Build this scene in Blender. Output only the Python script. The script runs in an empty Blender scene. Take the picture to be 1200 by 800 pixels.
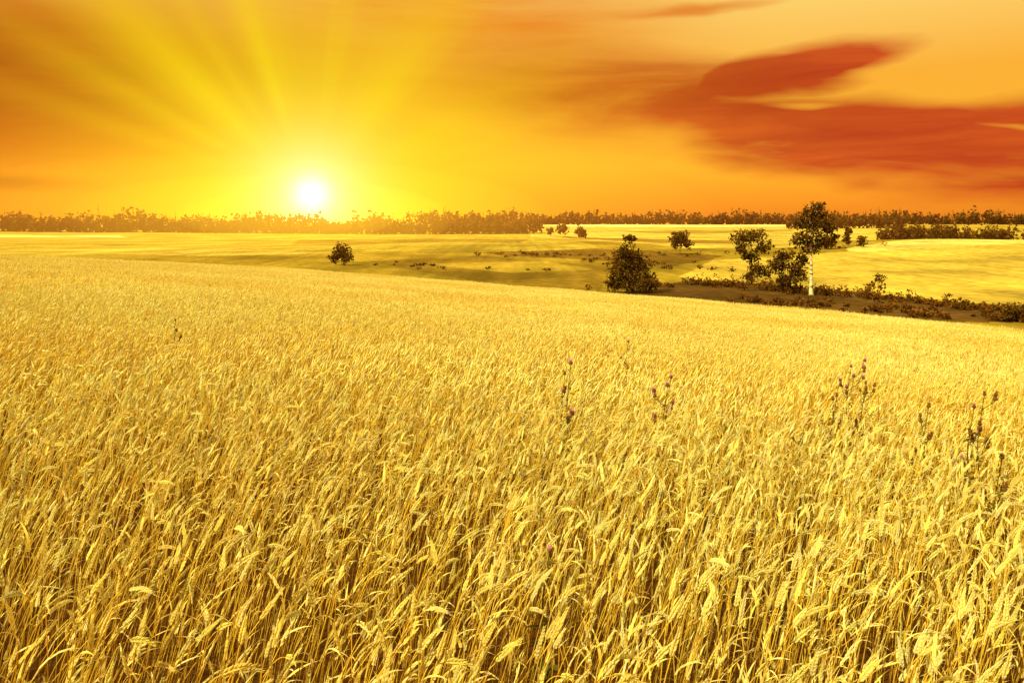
import bpy, math, random
import numpy as np
from mathutils import Vector, Matrix, Euler
random.seed(7); rng=np.random.default_rng(7)
scene=bpy.context.scene
F=933.0; U0=600.0; V0=262.0; ZC=2.1
def lin(c):
    o=[]
    for v in c:
        v=v/255.0
        o.append(v/12.92 if v<=0.04045 else ((v+0.055)/1.055)**2.4)
    return (o[0],o[1],o[2],1.0)
# ------------------------------------------------------------------ terrain
B=.068; C=.064
_u=np.array([0,200,350,600,850,1200.]); _v=np.array([300,308,316,335,355,388.])
_up=(_u-U0)/F; _ye=1.2/((_v-V0)/F-C-B*_up)
_th=np.arctan(_up); _re=_ye*np.sqrt(1+_up**2)
TH=np.concatenate([[-math.pi,-1.6,-.8],_th,[.8,1.6,math.pi]])
RE=np.concatenate([[80,60,62],_re,[46,50,80]])
def sm(t):
    t=np.clip(t,0,1); return t*t*(3-2*t)
def edge(x,y): 
    return np.interp(np.arctan2(x,y),TH,RE)
def ter(x,y):
    x=np.asarray(x,float); y=np.asarray(y,float)
    r=np.hypot(x,y)
    near=-(B*np.clip(x,-90,90)+C*np.clip(y,-60,200))
    near=near+0.06*np.sin(x*.45+y*.2+1)*np.sin(y*.33-x*.1)*sm((r-4)/10)
    far=-10+10*sm((r-500)/900)+5.2*np.exp(-((x-190)**2+(y-330)**2)/(2*85**2))+1.6*np.exp(-((x+60)**2+(y-420)**2)/(2*70**2))
    far=far+0.45*np.sin(x*.021+1)*np.sin(y*.017)+0.12*np.sin(x*.09)*np.sin(y*.07+x*.03)
    s=sm((r-edge(x,y))/45)
    return near*(1-s)+far*s
def px2g(u,v,ymin=95):
    y=np.concatenate([np.arange(ymin,700,1.0),np.arange(700,7000,10.)])
    x=y*(u-U0)/F; z=ZC+y*(V0-v)/F
    h=ter(x,y); w=np.where(z<=h)[0]
    i=w[0] if len(w) else len(y)-1
    return float(x[i]),float(y[i]),float(h[i])
def inpoly(x,y,poly):
    ins=np.zeros(x.shape,bool); n=len(poly); j=n-1
    for i in range(n):
        xi,yi=poly[i]; xj,yj=poly[j]
        c=((yi>y)!=(yj>y))&(x<(xj-xi)*(y-yi)/((yj-yi) if yj!=yi else 1e-9)+xi)
        ins^=c; j=i
    return ins
# ------------------------------------------------------------------ builder
class MB:
    def __init__(s): s.v=[];s.f=[];s.c=[]
    def add(s,vs,fs,col):
        o=len(s.v); s.v.extend(vs); s.f.extend([tuple(i+o for i in f) for f in fs])
        if isinstance(col,list): s.c.extend(col)
        else: s.c.extend([col]*len(vs))
    def tube(s,path,rad,n,cols,cap=False):
        vs=[];cs=[]
        for i,p in enumerate(path):
            d=(path[min(i+1,len(path)-1)]-path[max(i-1,0)]).normalized()
            a=d.cross(Vector((0.3,1,0.1))).normalized(); b=d.cross(a)
            for k in range(n):
                t=2*math.pi*k/n
                vs.append(p+(a*math.cos(t)+b*math.sin(t))*rad[i]); cs.append(cols[i] if isinstance(cols,list) else cols)
        fs=[]
        for i in range(len(path)-1):
            for k in range(n):
                k2=(k+1)%n
                fs.append((i*n+k,i*n+k2,(i+1)*n+k2,(i+1)*n+k))
        s.add(vs,fs,cs)
    def mesh(s,name,mats,smooth=False):
        m=bpy.data.meshes.new(name); m.from_pydata([tuple(p) for p in s.v],[],s.f)
        a=m.color_attributes.new('Col','FLOAT_COLOR','POINT')
        arr=np.ones((len(s.v),4),np.float32); arr[:,:3]=np.array(s.c,dtype=np.float32)[:,:3]
        a.data.foreach_set('color',arr.ravel())
        for mt in mats: m.materials.append(mt)
        if smooth: m.polygons.foreach_set('use_smooth',[True]*len(m.polygons))
        m.update(); return m
def obj(name,mesh,parent=None,loc=(0,0,0)):
    o=bpy.data.objects.new(name,mesh); scene.collection.objects.link(o); o.location=loc
    if parent: o.parent=parent
    return o
# ------------------------------------------------------------------ materials
def newmat(name):
    m=bpy.data.materials.new(name); m.use_nodes=True; nt=m.node_tree; nt.nodes.clear()
    out=nt.nodes.new('ShaderNodeOutputMaterial'); return m,nt,out
def leafmat(name,trans=.35,noisescale=.12,tint=((.85,.78,.7,1),(1.12,1.1,1.0,1)),detail=1):
    m,nt,out=newmat(name); N=nt.nodes.new; L=nt.links.new
    at=N('ShaderNodeAttribute'); at.attribute_name='Col'
    g=N('ShaderNodeNewGeometry'); no=N('ShaderNodeTexNoise'); no.inputs['Scale'].default_value=noisescale; no.inputs['Detail'].default_value=detail
    L(g.outputs['Position'],no.inputs['Vector'])
    cr=N('ShaderNodeValToRGB'); cr.color_ramp.elements[0].position=.35; cr.color_ramp.elements[1].position=.62
    cr.color_ramp.elements[0].color=tint[0]; cr.color_ramp.elements[1].color=tint[1]; L(no.outputs[0],cr.inputs[0])
    mu=N('ShaderNodeVectorMath'); mu.operation='MULTIPLY'; L(at.outputs['Color'],mu.inputs[0]); L(cr.outputs[0],mu.inputs[1])
    bs=N('ShaderNodeBsdfDiffuse')
    L(mu.outputs[0],bs.inputs['Color'])
    tr=N('ShaderNodeBsdfTranslucent'); L(mu.outputs[0],tr.inputs[0])
    mx=N('ShaderNodeMixShader'); mx.inputs[0].default_value=trans; L(bs.outputs[0],mx.inputs[1]); L(tr.outputs[0],mx.inputs[2]); L(mx.outputs[0],out.inputs[0])
    return m
m_wheat=leafmat('dry_wheat',trans=.26,noisescale=.16,tint=((.96,.86,.68,1),(1.0,1.0,1.0,1)))
m_leaf=leafmat('foliage',trans=.2,noisescale=.5,tint=((.7,.7,.7,1),(1.2,1.2,1.1,1)))
m_weed=leafmat('weed',trans=.25,noisescale=3)
def barkmat(name,c1,c2,scale,stretch):
    m,nt,out=newmat(name); N=nt.nodes.new; L=nt.links.new
    g=N('ShaderNodeNewGeometry'); mp=N('ShaderNodeMapping'); mp.inputs['Scale'].default_value=stretch
    no=N('ShaderNodeTexNoise'); no.inputs['Scale'].default_value=scale; no.inputs['Detail'].default_value=5
    cr=N('ShaderNodeValToRGB'); cr.color_ramp.elements[0].position=.38; cr.color_ramp.elements[1].position=.5
    cr.color_ramp.elements[0].color=c1; cr.color_ramp.elements[1].color=c2
    bs=N('ShaderNodeBsdfPrincipled'); bs.inputs['Roughness'].default_value=.85
    L(g.outputs['Position'],mp.inputs[0]); L(mp.outputs[0],no.inputs['Vector']); L(no.outputs[0],cr.inputs[0]); L(cr.outputs[0],bs.inputs['Base Color']); L(bs.outputs[0],out.inputs[0])
    return m
m_birch=barkmat('birch_bark',(.06,.04,.03,1),(.78,.68,.52,1),1.2,(1,1,3))
m_bark=barkmat('bark',(.05,.03,.015,1),(.13,.08,.04,1),3,(3,3,.5))
# ground
m_ground,nt,out=newmat('ground'); N=nt.nodes.new; L=nt.links.new
at=N('ShaderNodeAttribute'); at.attribute_name='Col'; g=N('ShaderNodeNewGeometry')
def nz(scale,detail,mscale=(1,1,1),rot=(0,0,0)):
    mp=N('ShaderNodeMapping'); mp.inputs['Scale'].default_value=mscale; mp.inputs['Rotation'].default_value=rot
    no=N('ShaderNodeTexNoise'); no.inputs['Scale'].default_value=scale; no.inputs['Detail'].default_value=detail
    L(g.outputs['Position'],mp.inputs[0]); L(mp.outputs[0],no.inputs['Vector']); return no.outputs[0]
def mrange(s,a,b,c,d):
    mr=N('ShaderNodeMapRange'); L(s,mr.inputs[0])
    for i,v in enumerate((a,b,c,d)): mr.inputs[i+1].default_value=v
    return mr.outputs[0]
def mm(op,a,b):
    m=N('ShaderNodeMath'); m.operation=op
    for i,s in enumerate((a,b)):
        if isinstance(s,(int,float)): m.inputs[i].default_value=s
        else: L(s,m.inputs[i])
    return m.outputs[0]
f=mm('MULTIPLY',mrange(nz(.03,4),.35,.65,.65,1.25),mrange(nz(.5,4),.3,.7,.68,1.25))
f=mm('MULTIPLY',f,mrange(nz(.25,2,(1,.05,1),(0,0,.5)),.35,.65,.84,1.12))
sc=N('ShaderNodeVectorMath'); sc.operation='SCALE'; L(at.outputs['Color'],sc.inputs[0]); L(f,sc.inputs['Scale'])
bs=N('ShaderNodeBsdfDiffuse')
L(sc.outputs[0],bs.inputs['Color']); L(bs.outputs[0],out.inputs[0])
# ------------------------------------------------------------------ ground mesh
az=np.concatenate([np.radians(np.arange(-180,-40,2.5)),np.radians(np.arange(-40,40,.1)),np.radians(np.arange(40,180,2.5))])
rr=np.concatenate([np.geomspace(.4,90,90,endpoint=False),np.geomspace(90,1600,260,endpoint=False),np.geomspace(1600,15000,30)])
A,R=np.meshgrid(az,rr); X=R*np.sin(A); Y=R*np.cos(A); Z=ter(X,Y)
na=len(az); nr=len(rr)
verts=np.stack([X.ravel(),Y.ravel(),Z.ravel()],1)
verts=np.vstack([verts,[0,0,float(ter(0,0))]])
ii,jj=np.meshgrid(np.arange(nr-1),np.arange(na),indexing='ij'); j2=(jj+1)%na
q=np.stack([ii*na+jj,(ii+1)*na+jj,(ii+1)*na+j2,ii*na+j2],-1).reshape(-1,4)
faces=q.tolist()+[[nr*na,j,(j+1)%na] for j in range(na)]
me=bpy.data.meshes.new('ground'); me.from_pydata(verts.tolist(),[],faces)
col=np.zeros((len(verts),4),np.float32); col[:]=(.31,.205,.03,1)
x=verts[:,0];y=verts[:,1]; r=np.hypot(x,y)
def G(ps): return [px2g(u,v)[:2] for u,v in ps]
def paint(ps,c):
    k=inpoly(x,y,G(ps)); col[k]=c
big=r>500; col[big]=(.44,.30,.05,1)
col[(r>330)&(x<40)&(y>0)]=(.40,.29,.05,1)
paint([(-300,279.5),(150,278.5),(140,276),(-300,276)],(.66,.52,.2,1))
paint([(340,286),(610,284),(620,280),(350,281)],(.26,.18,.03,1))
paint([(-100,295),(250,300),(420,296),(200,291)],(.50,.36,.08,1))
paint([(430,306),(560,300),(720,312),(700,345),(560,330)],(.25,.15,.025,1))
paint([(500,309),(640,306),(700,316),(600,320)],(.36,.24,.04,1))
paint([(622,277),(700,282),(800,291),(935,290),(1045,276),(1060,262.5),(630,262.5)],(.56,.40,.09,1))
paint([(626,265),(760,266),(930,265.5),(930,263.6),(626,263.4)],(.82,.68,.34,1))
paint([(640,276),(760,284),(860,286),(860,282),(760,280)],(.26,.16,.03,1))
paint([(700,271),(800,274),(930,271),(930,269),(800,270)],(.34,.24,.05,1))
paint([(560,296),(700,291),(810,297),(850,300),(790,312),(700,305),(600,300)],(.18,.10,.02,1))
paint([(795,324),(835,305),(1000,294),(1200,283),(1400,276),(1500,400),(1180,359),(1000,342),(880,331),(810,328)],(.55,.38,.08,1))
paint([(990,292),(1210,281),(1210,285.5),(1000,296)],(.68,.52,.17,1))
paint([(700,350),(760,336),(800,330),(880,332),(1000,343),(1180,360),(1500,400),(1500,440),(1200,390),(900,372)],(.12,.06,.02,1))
infield=r<edge(x,y)+6
col[infield]=(.11,.045,.015,1)
band=(r<edge(x,y)+6)&(r>25); col[band]=(.40,.27,.06,1)
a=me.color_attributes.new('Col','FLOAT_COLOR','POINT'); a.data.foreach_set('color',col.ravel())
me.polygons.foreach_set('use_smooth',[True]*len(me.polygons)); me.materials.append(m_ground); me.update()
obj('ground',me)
# ------------------------------------------------------------------ wheat
def V(*a): return Vector(a)
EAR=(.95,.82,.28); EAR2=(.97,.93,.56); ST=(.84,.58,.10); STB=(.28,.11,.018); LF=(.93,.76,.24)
def lerp(a,b,t): return tuple(a[i]*(1-t)+b[i]*t for i in range(3))
def vary(c,s=.12):
    k=1+random.uniform(-s,s*.4); return (min(.97,c[0]*k),min(.95,c[1]*k*random.uniform(.93,1.05)),c[2]*k*random.uniform(.8,1.15))
def spikelet(mb,p,d,side,L,w,col):
    up=d.cross(side).normalized()
    mid=p+d*L*.45
    vs=[p,mid+side*w,mid+up*w*.75,mid-side*w,mid-up*w*.75,p+d*L]
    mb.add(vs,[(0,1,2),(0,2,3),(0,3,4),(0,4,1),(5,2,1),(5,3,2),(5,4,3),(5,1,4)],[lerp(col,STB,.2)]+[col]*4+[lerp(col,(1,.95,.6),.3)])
def stalk(mb,bx,by,lod,hs=1):
    h=random.uniform(.62,.93)*hs
    la=random.uniform(0,2*math.pi); lm=abs(random.gauss(0,.13))
    lean=V(math.cos(la)*lm+.09,math.sin(la)*lm,0)
    nseg={0:6,1:3,2:2}[lod]
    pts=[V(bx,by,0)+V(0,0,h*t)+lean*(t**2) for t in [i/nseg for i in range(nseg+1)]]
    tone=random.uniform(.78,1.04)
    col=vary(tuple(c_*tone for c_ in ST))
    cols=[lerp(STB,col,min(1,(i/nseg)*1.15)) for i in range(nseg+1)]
    bend=random.choice([.1,.2,.3,.4,.5,.7,1.0,1.8]) ; ba=random.gauss(0,1.2)
    bd=V(math.cos(ba),math.sin(ba),0)
    d=(pts[-1]-pts[-2]).normalized(); p=pts[-1].copy()
    EL=random.uniform(.07,.12); ne=6 if lod==0 else 3
    neck=[p.copy()]
    ang=0
    def dirat(a): return (d*math.cos(a)+bd*math.sin(a)).normalized()
    for i in range(3):
        ang+=bend*.2; p=p+dirat(ang)*.02; neck.append(p.copy())
    pts2=pts+neck[1:]; cols2=cols+[col]*3
    ear=[p.copy()]; dirs=[dirat(ang)]
    for i in range(ne):
        ang+=bend*.4/ne; p=p+dirat(ang)*EL/ne; ear.append(p.copy()); dirs.append(dirat(ang))
    r0={0:.0018,1:.0028,2:.006}[lod]
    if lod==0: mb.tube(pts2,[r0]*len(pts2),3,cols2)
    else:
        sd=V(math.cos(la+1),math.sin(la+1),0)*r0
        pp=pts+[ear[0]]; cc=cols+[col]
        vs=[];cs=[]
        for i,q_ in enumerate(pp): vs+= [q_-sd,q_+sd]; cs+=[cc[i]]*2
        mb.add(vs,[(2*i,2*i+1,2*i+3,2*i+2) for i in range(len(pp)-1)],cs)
    ec=vary(tuple(c_*tone for c_ in lerp(EAR,EAR2,random.random())),.1)
    if lod==0:
        n=9
        sa=random.uniform(0,6.28)
        for i in range(n):
            t=i/(n-1)*.93; fi=t*ne; i0=min(int(fi),ne-1); q_=ear[i0].lerp(ear[i0+1],fi-i0); dd=dirs[i0]
            s0=dd.cross(V(math.sin(sa),math.cos(sa),.2)).normalized()
            for sg in (-1,1):
                taper=1-.6*abs(t-.3)/.7
                di=(dd+s0*sg*.30*(1-.5*t)+dd.cross(s0)*random.uniform(-.2,.2)).normalized()
                spikelet(mb,q_+s0*sg*.0012+dd*(.004 if sg>0 else 0),di,s0,.025*taper+.004,.0050*taper+.0005,vary(ec,.08))
                if random.random()<.5:
                    e=q_+di*.019; t2=e+(di+dd*1.5).normalized()*random.uniform(.02,.05)
                    mb.add([e-s0*.0005,e+s0*.0005,t2],[(0,1,2)],ec)
    else:
        w={1:.0096,2:.014}[lod]
        dd=dirs[1]; s0=dd.cross(V(0.2,.9,.3)).normalized(); up=dd.cross(s0)
        mid=ear[1]; tip=ear[-1]+dd*.02
        if lod==1:
            mb.add([ear[0],mid+s0*w,mid+up*w,mid-s0*w,mid-up*w,tip],[(0,1,2),(0,2,3),(0,3,4),(0,4,1),(5,2,1),(5,3,2),(5,4,3),(5,1,4)],ec)
        else:
            mb.add([ear[0],mid+s0*w,mid+up*w,mid-s0*w,tip],[(0,1,2),(0,2,3),(4,2,1),(4,3,2)],ec)
    nl={0:random.choice([1,2,2,3]),1:random.choice([1,2]),2:1}[lod]
    for li in range(nl):
        t=random.uniform(.4,.98); fi=t*nseg; i0=min(int(fi),nseg-1); q_=pts[i0].lerp(pts[i0+1],fi-i0)
        a_=random.gauss(0,1.4) ; o=V(math.cos(a_),math.sin(a_),0); s=V(-o.y,o.x,0)
        LL=random.uniform(.07,.17); el=random.uniform(.5,1.45); lc=vary(lerp(LF,(.97,.93,.62),random.random()),.12); vs=[];fs=[]
        n={0:5,1:3,2:2}[lod]; w=random.uniform(.003,.0075)*(1 if lod==0 else 1.4)
        pos=q_.copy(); dr=random.uniform(.2,1.9)/n
        for i in range(n+1):
            tt=i/n; ww=w*(1-tt**2)+.0003
            tw=s*math.cos(tt*1.5)+V(0,0,1)*math.sin(tt*1.5)*.6
            vs+=[pos-tw*ww,pos+tw*ww]
            pos=pos+(o*math.cos(el)+V(0,0,1)*math.sin(el))*LL/n; el-=dr
        fs=[(2*i,2*i+1,2*i+3,2*i+2) for i in range(n)]
        mb.add(vs,fs,lc)
def tiles(cname,lod,nvar,size,dens):
    c=bpy.data.collections.new(cname)
    for k in range(nvar):
        mb=MB(); g_=int(round(size*math.sqrt(dens))); st=size/g_
        ph=[random.uniform(0,6.28) for _ in range(4)]
        for i in range(g_):
            for j in range(g_):
                bx=-size/2+(i+random.uniform(-.5,1.5))*st; by=-size/2+(j+random.uniform(-.5,1.5))*st
                wx=math.sin(bx*2*math.pi/size*2+ph[0])*math.sin(by*2*math.pi/size*1+ph[1])
                if wx>.4 and random.random()<.5: continue
                stalk(mb,bx,by,lod,1+.05*math.sin(bx*2*math.pi/size+ph[2])*math.sin(by*2*math.pi/size+ph[3]))
        o=bpy.data.objects.new('wheat_tile_%d_%02d'%(lod,k),mb.mesh('wheat_tile',[m_wheat]))
        c.objects.link(o)
    return c
def clumps(cname,lod,nvar,nst,rad):
    c=bpy.data.collections.new(cname)
    for k in range(nvar):
        mb=MB()
        for i in range(nst):
            a_=random.uniform(0,6.28); r_=rad*math.sqrt(random.random())
            stalk(mb,r_*math.cos(a_),r_*math.sin(a_),lod)
        c.objects.link(bpy.data.objects.new('wheat_clump_%d_%02d'%(lod,k),mb.mesh('wheat_clump',[m_wheat])))
    return c
c0=tiles('wheat_near',0,7,1.0,150)
c1=tiles('wheat_middle',1,7,2.0,150)
c2=tiles('wheat_far',2,7,4.0,120)
c3=clumps('wheat_edge',2,8,34,.36)
def scatter(name,P,c,nvar,parent,slope=True):
    P=np.array(P,float); n=len(P)
    z=ter(P[:,0],P[:,1]); me=bpy.data.meshes.new(name); me.from_pydata(np.stack([P[:,0],P[:,1],z],1).tolist(),[],[])
    e=.5; zx=(ter(P[:,0]+e,P[:,1])-ter(P[:,0]-e,P[:,1]))/(2*e); zy=(ter(P[:,0],P[:,1]+e)-ter(P[:,0],P[:,1]-e))/(2*e)
    rot=np.zeros((n,3),np.float32); rot[:,0]=np.arctan(zy); rot[:,1]=-np.arctan(zx)
    scl=np.ones((n,3),np.float32); scl[:,1]=rng.choice([-1,1],n)
    if not slope:
        rot[:]=rng.normal(0,.08,(n,3)); rot[:,2]=rng.uniform(-1.2,1.2,n)
    for nm,ar in (('rot',rot),('scl',scl)):
        a=me.attributes.new(nm,'FLOAT_VECTOR','POINT'); a.data.foreach_set('vector',ar.ravel())
    a=me.attributes.new('idx','INT','POINT'); a.data.foreach_set('value',rng.integers(0,nvar,n).astype(np.int32))
    o=obj(name,me,parent)
    ng=bpy.data.node_groups.new(name,'GeometryNodeTree')
    ng.interface.new_socket('Geometry',in_out='INPUT',socket_type='NodeSocketGeometry'); ng.interface.new_socket('Geometry',in_out='OUTPUT',socket_type='NodeSocketGeometry')
    gi=ng.nodes.new('NodeGroupInput'); go=ng.nodes.new('NodeGroupOutput'); ip=ng.nodes.new('GeometryNodeInstanceOnPoints')
    ci=ng.nodes.new('GeometryNodeCollectionInfo'); ci.inputs['Collection'].default_value=c; ci.inputs['Separate Children'].default_value=True; ci.inputs['Reset Children'].default_value=True
    def na_(nm,t):
        k=ng.nodes.new('GeometryNodeInputNamedAttribute'); k.data_type=t; k.inputs['Name'].default_value=nm
        return [s for s in k.outputs if s.enabled and s.name=='Attribute'][0]
    ng.links.new(gi.outputs[0],ip.inputs['Points']); ng.links.new(ci.outputs[0],ip.inputs['Instance'])
    ip.inputs['Pick Instance'].default_value=True
    ng.links.new(na_('idx','INT'),ip.inputs['Instance Index']); ng.links.new(na_('rot','FLOAT_VECTOR'),ip.inputs['Rotation']); ng.links.new(na_('scl','FLOAT_VECTOR'),ip.inputs['Scale'])
    ng.links.new(ip.outputs[0],go.inputs[0])
    md=o.modifiers.new('scatter','NODES'); md.node_group=ng
    return o
wf=bpy.data.objects.new('wheat_field',None); scene.collection.objects.link(wf)
PN=[];PM=[];PF=[];PE=[]
for cx in range(-110,114,4):
    for cy in range(-4,124,4):
        r_=math.hypot(cx,cy); th_=abs(math.atan2(cx,cy))
        if not (r_<6 or th_<.66+3.2/max(r_,1)): continue
        cor=[(cx+a_,cy+b_) for a_ in (-2,2) for b_ in (-2,2)]
        rc=[math.hypot(*p) for p in cor]; ed=[float(edge(*p)) for p in cor]
        if min(a_-b_ for a_,b_ in zip(rc,ed))>0: continue
        if max(a_-b_ for a_,b_ in zip(rc,ed))>-.5:
            for _ in range(64):
                px_,py_=cx+random.uniform(-2,2),cy+random.uniform(-2,2)
                if math.hypot(px_,py_)<float(edge(px_,py_))+random.gauss(0,.5): PE.append((px_,py_))
            continue
        if r_>25: PF.append((cx,cy)); continue
        for a_ in (-1,1):
            for b_ in (-1,1):
                mx_,my_=cx+a_,cy+b_
                if math.hypot(mx_,my_)>8.5: PM.append((mx_,my_)); continue
                for a2 in (-.5,.5):
                    for b2 in (-.5,.5): PN.append((mx_+a2,my_+b2))
scatter('wheat_stalks_near',PN,c0,7,wf); scatter('wheat_stalks_middle',PM,c1,7,wf); scatter('wheat_stalks_far',PF,c2,7,wf); scatter('wheat_stalks_edge',PE,c3,8,wf,False)
# ------------------------------------------------------------------ trees
def rdir():
    v=Vector((random.gauss(0,1),random.gauss(0,1),random.gauss(0,1))); return v.normalized()
FOL=(.12,.060,.013)
def leaves(mb,c,rx,ry,rz,n,size,base=FOL,sub=7):
    nc=max(3,n//sub)
    for i in range(nc):
        d=rdir(); k=random.uniform(.2,1.08)
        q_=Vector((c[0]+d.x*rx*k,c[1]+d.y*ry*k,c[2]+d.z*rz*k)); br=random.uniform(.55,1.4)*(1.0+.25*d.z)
        cr=min(rx,rz)*.33
        for j in range(sub):
            p=q_+rdir()*cr*random.random()**.5
            a_=rdir(); b_=a_.cross(rdir()).normalized(); s=size*random.uniform(.6,1.3)
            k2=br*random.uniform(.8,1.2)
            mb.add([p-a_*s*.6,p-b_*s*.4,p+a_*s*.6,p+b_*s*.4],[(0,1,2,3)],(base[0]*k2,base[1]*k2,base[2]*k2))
def tree(name,ubase,vbase,vtoptrunk,blobs,dens=1.0,bark=None,trunkr=.03,uoff=0,yoff=0,leaf=2.3,base=FOL):
    bx,by,bz=px2g(ubase,vbase); s=by/F
    e=bpy.data.objects.new(name,None); scene.collection.objects.link(e); e.location=(bx,by,bz)
    H=(vbase-vtoptrunk)*s
    tb=MB(); path=[];rad=[]
    for i in range(7):
        t=i/6; path.append(Vector((math.sin(t*3+ubase)*.02*H*t+uoff*s*t,math.cos(t*2)*.01*H,H*t-.2*(i==0)))); rad.append(H*trunkr*(1-.8*t)*(1.35 if i==0 else 1)*.6)
    tb.tube(path,rad,8,(1,1,1))
    cb=MB()
    for (u,v,ru,rv) in blobs:
        c=Vector(((u-ubase)*s,random.uniform(-.4,.4)*ru*s,(vbase-v)*s))
        hz=max(.15*H,min(c.z-.1*H*random.random()-ru*s*.5,H*.95)); t=hz/H*6; i0=min(int(t),5); st=path[i0].lerp(path[i0+1],t-i0)
        md=st.lerp(c,.5)+Vector((0,0,-.08*(c-st).length)); r_=H*trunkr*.22
        tb.tube([st,md,c],[r_,r_*.6,r_*.2],5,(1,1,1))
        for _ in range(3):
            e2=c+Vector((random.uniform(-1,1)*ru*s,random.uniform(-1,1)*ru*s,random.uniform(-.3,1)*rv*s))*.9
            tb.tube([md.lerp(c,.6),md.lerp(e2,.7)+Vector((0,0,.1)),e2],[r_*.4,r_*.25,r_*.1],4,(1,1,1))
        n=int(dens*ru*rv*5.0)
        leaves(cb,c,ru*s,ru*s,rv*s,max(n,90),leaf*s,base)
    obj('trunk_and_limbs',tb.mesh('trunk',[bark or m_bark],True),e); obj('crown',cb.mesh('crown',[m_leaf]),e)
    return e
tree('birch_tree',951,346,241,[(957,242,9,7),(948,250,14,8),(966,255,13,9),(938,261,11,8),(956,266,18,10),(973,269,9,7),(943,278,14,8),(963,281,13,9),(953,291,12,8),(979,279,6,6),(932,284,8,7)],bark=m_birch,trunkr=.036,dens=1.0)
tree('deciduous_tree',925,344,300,[(920,300,12,8),(913,312,13,11),(934,318,12,13),(922,328,14,9),(941,304,8,9)],dens=1.15)
tree('deciduous_tree',881,334,274,[(872,279,14,10),(886,276,13,8),(893,289,11,9),(867,291,9,8),(880,302,11,8),(885,316,10,9),(877,324,8,7),(896,321,7,6)],dens=1.0)
tree('willow_tree',741,343,282,[(737,279,9,6),(735,298,17,12),(726,316,15,15),(748,312,17,16),(741,330,28,13),(761,330,11,11),(719,332,9,9)],dens=1.2)
tree('deciduous_tree',797,299,276,[(798,277,13,7),(792,285,8,7),(804,285,8,7)],dens=1.4)
tree('deciduous_tree',661,279,268,[(660,268,8,6)],dens=2)
tree('deciduous_tree',680,281,270,[(679,271,6,6),(684,274,4,5)],dens=2)
tree('deciduous_tree',645,277,270,[(645,271,5,4)],dens=2)
tree('poplar_tree',994,288,268,[(993,280,5,6),(995,271,4,6)],dens=2)
tree('deciduous_tree',971,292,280,[(970,284,8,7)],dens=2)
tree('deciduous_tree',1011,290,280,[(1011,282,6,6)],dens=2)
tree('sapling',1029,344,318,[(1030,326,8,7),(1022,334,5,4),(1034,336,5,4)],dens=.5)
tree('round_bush',1188,377,362,[(1188,364,15,9),(1178,370,9,6),(1198,369,12,8)],dens=1.5)
tree('round_bush',400,311,296,[(400,294,11,9),(393,302,8,7),(407,302,8,7)],dens=1.2)
mb=MB()
def shrubline(p0,p1,n,size,jit,hmul=.8):
    g0=px2g(*p0); g1=px2g(*p1)
    for i in range(n):
        t=random.random(); xx=g0[0]*(1-t)+g1[0]*t+random.gauss(0,jit); yy=g0[1]*(1-t)+g1[1]*t+random.gauss(0,jit)
        s=size*random.uniform(.4,1.3); zz=float(ter(xx,yy))
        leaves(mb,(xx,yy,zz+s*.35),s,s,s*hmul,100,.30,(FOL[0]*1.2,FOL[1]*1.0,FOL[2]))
shrubline((790,332),(910,340),34,1.6,1.4); shrubline((900,340),(1050,352),50,1.7,2.2); shrubline((1040,352),(1290,384),80,1.1,2.4,.7); shrubline((700,340),(800,334),14,1.0,2)
shrubline((880,352),(1180,378),60,1.0,2.5,.6)
obj('hedgerow',mb.mesh('hedgerow',[m_leaf]))
mb=MB()
shrubline((565,298),(790,300),40,1.4,8,.5); shrubline((690,305),(820,316),36,1.2,6,.5)
shrubline((1040,288),(800,300),16,1.5,3,.6); shrubline((440,310),(640,318),16,.9,6,.5)
obj('meadow_shrubs',mb.mesh('meadow_shrubs',[m_leaf]))
def forest(name,u0,u1,yc,rows,spacing,h0,h1,conif=.25,depth=40,nq=110,q=1.1):
    mb=MB()
    xa=yc*(u0-U0)/F; xb=yc*(u1-U0)/F
    n=int((xb-xa)/spacing); ph=random.uniform(0,6)
    for rw in range(rows):
        for i in range(n):
            xx=xa+(i+random.random()*1.4)*spacing; yy=yc+rw*depth/rows+random.uniform(-5,5)+12*math.sin(xx*.012)
            hh=random.uniform(h0,h1)*(1+.17*math.sin(xx*.043+ph)+.12*math.sin(xx*.11+2*ph))*(1.3 if random.random()<.06 else 1); zz=float(ter(xx,yy))
            w=spacing*random.uniform(.7,1.3)
            if random.random()<conif:
                for k in range(nq):
                    t=random.random()**.8; a_=random.uniform(0,6.28); rr_=(1-t)*w*.6*random.uniform(.4,1.1)
                    p=Vector((xx+rr_*math.cos(a_),yy+rr_*math.sin(a_),zz+hh*(.02+1.1*t))); d=rdir(); e=d.cross(rdir()).normalized(); k2=random.uniform(.5,1.1)
                    s=q*random.uniform(.5,.9)*(1.25-t)
                    mb.add([p-d*s,p-e*s*.6,p+d*s,p+e*s*.6],[(0,1,2,3)],(FOL[0]*k2,FOL[1]*k2,FOL[2]*k2))
            else:
                leaves(mb,(xx,yy,zz+hh*.60),w*.9,w*.8,hh*.40,nq,q*1.3,FOL,5)
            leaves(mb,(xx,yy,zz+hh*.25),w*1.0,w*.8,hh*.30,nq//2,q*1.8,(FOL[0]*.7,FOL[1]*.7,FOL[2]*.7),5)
    obj(name,mb.mesh(name,[m_leaf]))
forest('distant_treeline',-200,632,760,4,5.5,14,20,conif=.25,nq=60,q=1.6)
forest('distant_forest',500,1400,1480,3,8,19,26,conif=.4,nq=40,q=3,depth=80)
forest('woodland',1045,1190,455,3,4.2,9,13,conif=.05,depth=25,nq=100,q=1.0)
forest('woodland',1190,1400,520,2,5,9,12,conif=.1,depth=25,nq=80,q=1.1)
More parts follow.
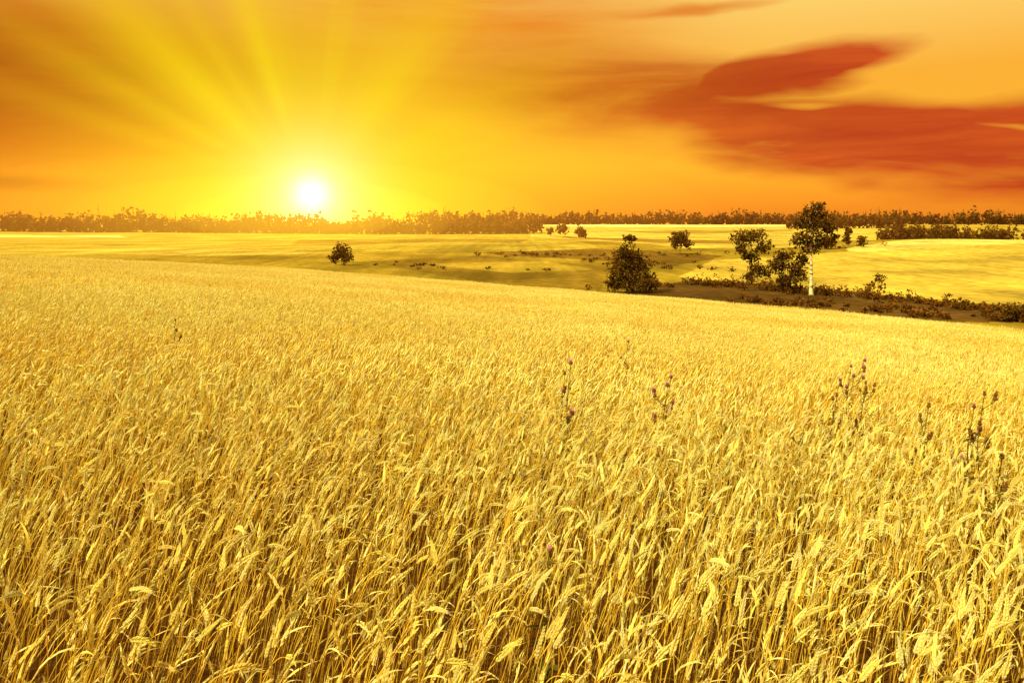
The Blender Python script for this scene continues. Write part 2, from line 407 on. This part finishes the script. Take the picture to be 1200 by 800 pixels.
forest('woodland',925,1060,950,2,7,12,18,conif=.4,nq=70,q=1.8)
# ------------------------------------------------------------------ thistles
def thistle(u,y,h,nb,spread,flower=True,seed=1,base=(.15,.12,.03),hr=1.0):
    random.seed(seed); x=y*(u-U0)/F; z=float(ter(x,y)); mb=MB()
    brown=(.20,.10,.04)
    main=[Vector((.02*math.sin(i),.02*math.cos(i*1.3),h*i/7)) for i in range(8)]
    mb.tube(main,[.006-.0005*i for i in range(8)],5,base)
    heads=[(main[-1],Vector((0,0,1)))]
    for b in range(nb):
        t=random.uniform(.5,.93)*7; i0=int(t); st=main[i0].lerp(main[i0+1],t-i0); a_=b*2.4+random.random()
        o=Vector((math.cos(a_),math.sin(a_),0)); LL=spread*random.uniform(.5,1)
        p1=st+o*LL*.5+Vector((0,0,LL*.4)); p2=st+o*LL*.8+Vector((0,0,LL*1.1)); mb.tube([st,p1,p2],[.004,.003,.0025],4,base); heads.append((p2,(p2-p1).normalized()))
        if random.random()<.6:
            p3=p1+o*LL*.3+Vector((0,0,LL*.3)); mb.tube([p1,p3],[.003,.002],4,base); heads.append((p3,Vector((0,0,1))))
    for (p,d) in heads:
        r_=random.uniform(.013,.020)*hr
        prof=[(0,.3),(.35,1),(.8,1.05),(1.3,.6)]
        mb.tube([p+d*r_*a1*1.3 for a1,_ in prof],[r_*b1 for _,b1 in prof],7,brown)
        for k in range(60):
            a_=rdir(); q_=(d*1.1+a_*.8).normalized(); e=p+d*r_*1.3; s=q_.cross(rdir()).normalized()*.0026*hr
            mb.add([e-s,e+s,e+q_*r_*random.uniform(1.3,2.2)],[(0,1,2)],(.80,.30,.95) if flower else (.36,.18,.07))
        for k in range(16):
            q_=(rdir()+d*.2).normalized(); e=p+d*r_*.8; s=q_.cross(d).normalized()*.0015; mb.add([e-s,e+s,e+q_*r_*1.9],[(0,1,2)],base)
    for k in range(46):
        t=random.uniform(.25,.97)*7; i0=min(int(t),6); st=main[i0].lerp(main[i0+1],t-i0); a_=random.uniform(0,6.28)
        o=Vector((math.cos(a_),math.sin(a_),random.uniform(.1,.9))).normalized(); s=Vector((-math.sin(a_),math.cos(a_),0)); LL=random.uniform(.06,.16)*(1.35-t/7)
        vs=[st];n=5
        for i in range(1,n):
            tt=i/n; c=st+o*LL*tt-Vector((0,0,LL*.4*tt*tt)); w=LL*.18*(1 if i%2 else .45)
            vs+=[c-s*w,c+s*w]
        vs.append(st+o*LL-Vector((0,0,LL*.45))); fs=[(0,1,2)]+[(2*i-1,2*i+1,2*i+2,2*i) for i in range(1,n-1)]+[(2*n-3,2*n-1,2*n-2)]
        k2=random.uniform(.5,1.1); mb.add(vs,fs,(base[0]*k2,base[1]*k2,base[2]*k2))
    obj('thistle',mb.mesh('thistle',[m_weed]),None,(x,y,z))
thistle(667,7.0,1.34,3,.10,True,3)
thistle(660,7.2,1.22,3,.10,False,4)
thistle(995,8.2,1.40,7,.20,True,5)
thistle(1012,8.0,1.26,6,.16,False,6)
thistle(978,7.6,1.16,4,.15,False,16)
thistle(1150,6.4,1.40,6,.12,False,7)
thistle(1138,6.5,1.28,5,.14,True,8)
thistle(1085,6.8,1.22,5,.14,False,9)
thistle(780,7.2,1.18,5,.14,True,10)
thistle(1170,5.2,1.12,5,.12,False,11)
thistle(205,11,1.18,4,.12,False,12)
thistle(640,3.35,.95,1,.05,True,13,hr=.6)
thistle(940,6.5,1.04,2,.1,True,17)
thistle(735,12,1.17,3,.1,True,18)
random.seed(99)
# ------------------------------------------------------------------ haze imitating the sun's glow by its own added emission (homogeneous nested banks)
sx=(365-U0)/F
hz_=bpy.data.objects.new('glow_haze',None); scene.collection.objects.link(hz_)
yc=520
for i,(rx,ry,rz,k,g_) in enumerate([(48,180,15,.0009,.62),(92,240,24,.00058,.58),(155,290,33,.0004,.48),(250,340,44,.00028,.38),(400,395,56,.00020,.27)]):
    m,nt,out=newmat('emissive_haze_%d'%i); em=nt.nodes.new('ShaderNodeEmission'); em.inputs[0].default_value=(1,g_,.03,1); em.inputs[1].default_value=k
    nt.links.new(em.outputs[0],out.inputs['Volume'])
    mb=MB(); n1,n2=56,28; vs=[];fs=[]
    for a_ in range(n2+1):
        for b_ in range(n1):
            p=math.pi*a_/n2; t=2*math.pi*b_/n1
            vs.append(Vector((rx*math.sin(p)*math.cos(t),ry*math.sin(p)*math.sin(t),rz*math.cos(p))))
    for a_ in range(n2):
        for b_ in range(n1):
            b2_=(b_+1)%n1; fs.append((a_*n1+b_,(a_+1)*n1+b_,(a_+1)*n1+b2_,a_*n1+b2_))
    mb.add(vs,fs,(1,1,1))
    obj('glow_bank_%d'%i,mb.mesh('glow_bank',[m]),hz_,(sx*yc,yc,6))
# ------------------------------------------------------------------ sky
w=bpy.data.worlds.new('World'); scene.world=w; w.use_nodes=True; nt=w.node_tree; nt.nodes.clear(); N=nt.nodes.new; L=nt.links.new
out=N('ShaderNodeOutputWorld'); tc=N('ShaderNodeTexCoord'); D=tc.outputs['Generated']
sp=N('ShaderNodeSeparateXYZ'); L(D,sp.inputs[0])
AZ=mm('ARCTAN2',sp.outputs[0],sp.outputs[1]); EL=mm('ARCSINE',sp.outputs[2],0)
cb=N('ShaderNodeCombineXYZ'); L(AZ,cb.inputs[0]); L(EL,cb.inputs[1]); Q=cb.outputs[0]
def ae(u,v):
    d=Vector(((u-U0)/F,1,(V0-v)/F)).normalized(); return math.atan2(d.x,d.y),math.asin(d.z)
def wnoise(scale,detail,ms,rot=(0,0,0),color=False,dist=0,vec=None,rough=.5):
    mp=N('ShaderNodeMapping'); mp.inputs['Scale'].default_value=ms; mp.inputs['Rotation'].default_value=rot; L(vec or D,mp.inputs[0])
    no=N('ShaderNodeTexNoise'); no.inputs['Scale'].default_value=scale; no.inputs['Detail'].default_value=detail; no.inputs['Distortion'].default_value=dist; no.inputs['Roughness'].default_value=rough
    L(mp.outputs[0],no.inputs['Vector']); return no.outputs[1 if color else 0]
def vm(op,a,b):
    m=N('ShaderNodeVectorMath'); m.operation=op
    for i,s in enumerate((a,b)):
        if isinstance(s,tuple): m.inputs[i].default_value=s
        else: L(s,m.inputs[i])
    return m.outputs[0]
nw=wnoise(3.0,4,(1,1,3.5),(0,.12,0),True)
QW=vm('ADD',Q,vm('MULTIPLY',vm('SUBTRACT',nw,(.5,.5,.5)),(.24,.075,0)))
def ell(u,v,ru,rv,rot=0,inner=.2,q=None):
    a,e=ae(u,v)
    s=vm('SUBTRACT',q or QW,(a,e,0))
    vr=N('ShaderNodeVectorRotate'); vr.rotation_type='Z_AXIS'; L(s,vr.inputs['Vector']); vr.inputs['Angle'].default_value=math.radians(-rot)
    k=vm('MULTIPLY',vr.outputs[0],(F/ru,F/rv,0))
    ln=N('ShaderNodeVectorMath'); ln.operation='LENGTH'; L(k,ln.inputs[0])
    mr=N('ShaderNodeMapRange'); mr.interpolation_type='SMOOTHSTEP'; L(ln.outputs['Value'],mr.inputs[0])
    for i,x_ in enumerate((inner,1,1,0)): mr.inputs[i+1].default_value=x_
    return mr.outputs[0]
def mix(f,a,b,mode='MIX'):
    m=N('ShaderNodeMixRGB'); m.blend_type=mode
    for i,s in enumerate((f,a,b)):
        if isinstance(s,(int,float)): m.inputs[i].default_value=s
        elif isinstance(s,tuple): m.inputs[i].default_value=s
        else: L(s,m.inputs[i])
    return m.outputs[0]
cr=N('ShaderNodeValToRGB'); R_=cr.color_ramp; R_.elements[0].position=0; R_.elements[1].position=1
R_.elements[0].color=lin((222,118,28)); R_.elements[1].color=lin((255,235,140))
for p,c in [(.03,(242,146,32)),(.07,(253,178,42)),(.17,(250,174,52)),(.27,(253,210,110)),(.5,(255,228,130))]:
    e=R_.elements.new(p); e.color=lin(c)
L(EL,cr.inputs[0]); sky=cr.outputs[0]
st1=mrange(wnoise(3,5,(1,1,6),(0,.14,0),dist=.4,rough=.58),.32,.68,.0,1)
st2=mrange(wnoise(5,5,(1,1,9),(0,-.06,.3),dist=.6,rough=.6),.3,.7,0,1)
sky=mix(mm('MULTIPLY',ell(520,20,420,150,0,.0),mrange(st2,0,1,.55,.9)),sky,lin((226,92,12)))
sky=mix(mm('MULTIPLY',ell(0,90,540,180,0,.3),mrange(st1,0,1,.8,1)),sky,lin((196,68,12)))
sky=mix(mm('MULTIPLY',ell(20,100,420,100,4,.1),mrange(st2,0,1,.4,.95)),sky,lin((160,40,6)))
# red cloud right
c=mm('MAXIMUM',mm('MULTIPLY',ell(730,118,330,82,-6,.1),.92),ell(1040,165,410,60,-6,.4))
c=mm('MAXIMUM',c,mm('MULTIPLY',ell(900,92,210,36,9,.3),1.0))
c=mm('MAXIMUM',c,ell(1240,165,290,66,0,.4))
c=mm('MULTIPLY',c,mrange(st1,0,1,.58,1.15))
c=mm('MULTIPLY',c,mm('SUBTRACT',1,mm('MULTIPLY',ell(1090,86,140,13,0,.1),.85)))
c=mm('MULTIPLY',c,mm('SUBTRACT',1,mm('MULTIPLY',ell(925,128,60,8,0,.0),.6)))
c=mm('MULTIPLY',c,mm('SUBTRACT',1,mm('MULTIPLY',ell(1190,155,90,9,-12,.0),.6)))
c=mm('MINIMUM',mrange(c,.08,.78,0,1),1)
redc=mix(st2,lin((210,74,24)),lin((178,22,20)))
redc=mix(mm('MULTIPLY',ell(860,112,220,56,-4,.1),.75),redc,lin((172,22,10)))
sky=mix(mm('MULTIPLY',c,.95),sky,redc)
sky=mix(mm('MULTIPLY',ell(800,14,150,9,2,.1),.75),sky,lin((222,100,24)))
sky=mix(mm('MULTIPLY',ell(20,214,150,10,-5,.1),.85),sky,lin((150,54,10)))
# glow
a0,e0=ae(365,228)
dS=vm('SUBTRACT',Q,(a0,e0,0)); ln=N('ShaderNodeVectorMath'); ln.operation='LENGTH'; L(dS,ln.inputs[0]); DS=ln.outputs['Value']
def fall(px,p=1.0): return mm('EXPONENT',mm('MULTIPLY',mm('POWER',mm('MULTIPLY',DS,F/px),p),-1),0)
sky=mix(mm('MULTIPLY',fall(215,1.5),.9),sky,lin((255,192,8)))
nrm=N('ShaderNodeVectorMath'); nrm.operation='NORMALIZE'; L(dS,nrm.inputs[0]); ND=nrm.outputs[0]
rs=N('ShaderNodeSeparateXYZ'); L(ND,rs.inputs[0]); THT=mm('ARCTAN2',rs.outputs[1],rs.outputs[0])
rays=mm('MULTIPLY',mrange(wnoise(5.5,1,(1,1,1),vec=ND),.45,.7,0,1),.35)
for ud,vd,wd,am in [(140,0,4.6,1),(288,0,3.4,.9),(215,0,2.5,.45),(60,60,2.5,.5),(520,0,5,.25),(740,60,3,.3)]:
    t0=math.atan2(225-vd,ud-365); dd=mm('MULTIPLY',mm('SUBTRACT',THT,t0),1/math.radians(wd))
    rays=mm('ADD',rays,mm('MULTIPLY',mm('EXPONENT',mm('MULTIPLY',mm('MULTIPLY',dd,dd),-.5),0),am))
rays=mm('MULTIPLY',rays,mm('MULTIPLY',fall(300,1.6),mrange(DS,.03,.12,0,1)))
rays=mm('MULTIPLY',rays,mrange(EL,.03,.09,0,1))
sky=mix(mm('MINIMUM',mm('MULTIPLY',rays,.85),1),sky,lin((255,212,14)))
sky=mix(mm('MULTIPLY',fall(125,1.25),1),sky,lin((255,240,30)))
sky=mix(mm('MULTIPLY',fall(42,1.3),1),sky,(1.05,1.0,.55,1))
sky=mix(fall(18,2.0),sky,(1.3,1.2,1.15,1))
ns=N('ShaderNodeTexSky'); ns.sky_type='NISHITA'; ns.sun_disc=False
SUN_AZ=math.radians(-128); SUN_EL=math.radians(44)
ns.sun_elevation=SUN_EL; ns.sun_rotation=SUN_AZ
nsw=mix(1.0,ns.outputs[0],(1,.62,.12,1),'MULTIPLY')
b1=N('ShaderNodeBackground'); L(sky,b1.inputs[0]); b1.inputs[1].default_value=1.0
b2=N('ShaderNodeBackground'); L(nsw,b2.inputs[0]); b2.inputs[1].default_value=.005
ad=N('ShaderNodeAddShader'); L(b1.outputs[0],ad.inputs[0]); L(b2.outputs[0],ad.inputs[1]); L(ad.outputs[0],out.inputs[0])
w.cycles.sampling_method='NONE'
# sun
sl=bpy.data.lights.new('sun','SUN'); sl.energy=5; sl.angle=math.radians(.6); sl.color=(1,.94,.36)
so=bpy.data.objects.new('sun',sl); scene.collection.objects.link(so)
sd=Vector((math.sin(SUN_AZ)*math.cos(SUN_EL),math.cos(SUN_AZ)*math.cos(SUN_EL),math.sin(SUN_EL)))
so.rotation_euler=sd.to_track_quat('Z','Y').to_euler(); so.location=(0,0,50)
# camera
cd=bpy.data.cameras.new('camera'); cd.sensor_width=36; cd.lens=F/1200*36; cd.shift_y=-(400-V0)/1200; cd.clip_start=.05; cd.clip_end=30000
co=bpy.data.objects.new('camera',cd); scene.collection.objects.link(co); co.location=(0,0,ZC); co.rotation_euler=(math.pi/2,0,0)
scene.camera=co
scene.view_settings.view_transform='Standard'; scene.view_settings.look='None'; scene.view_settings.exposure=0
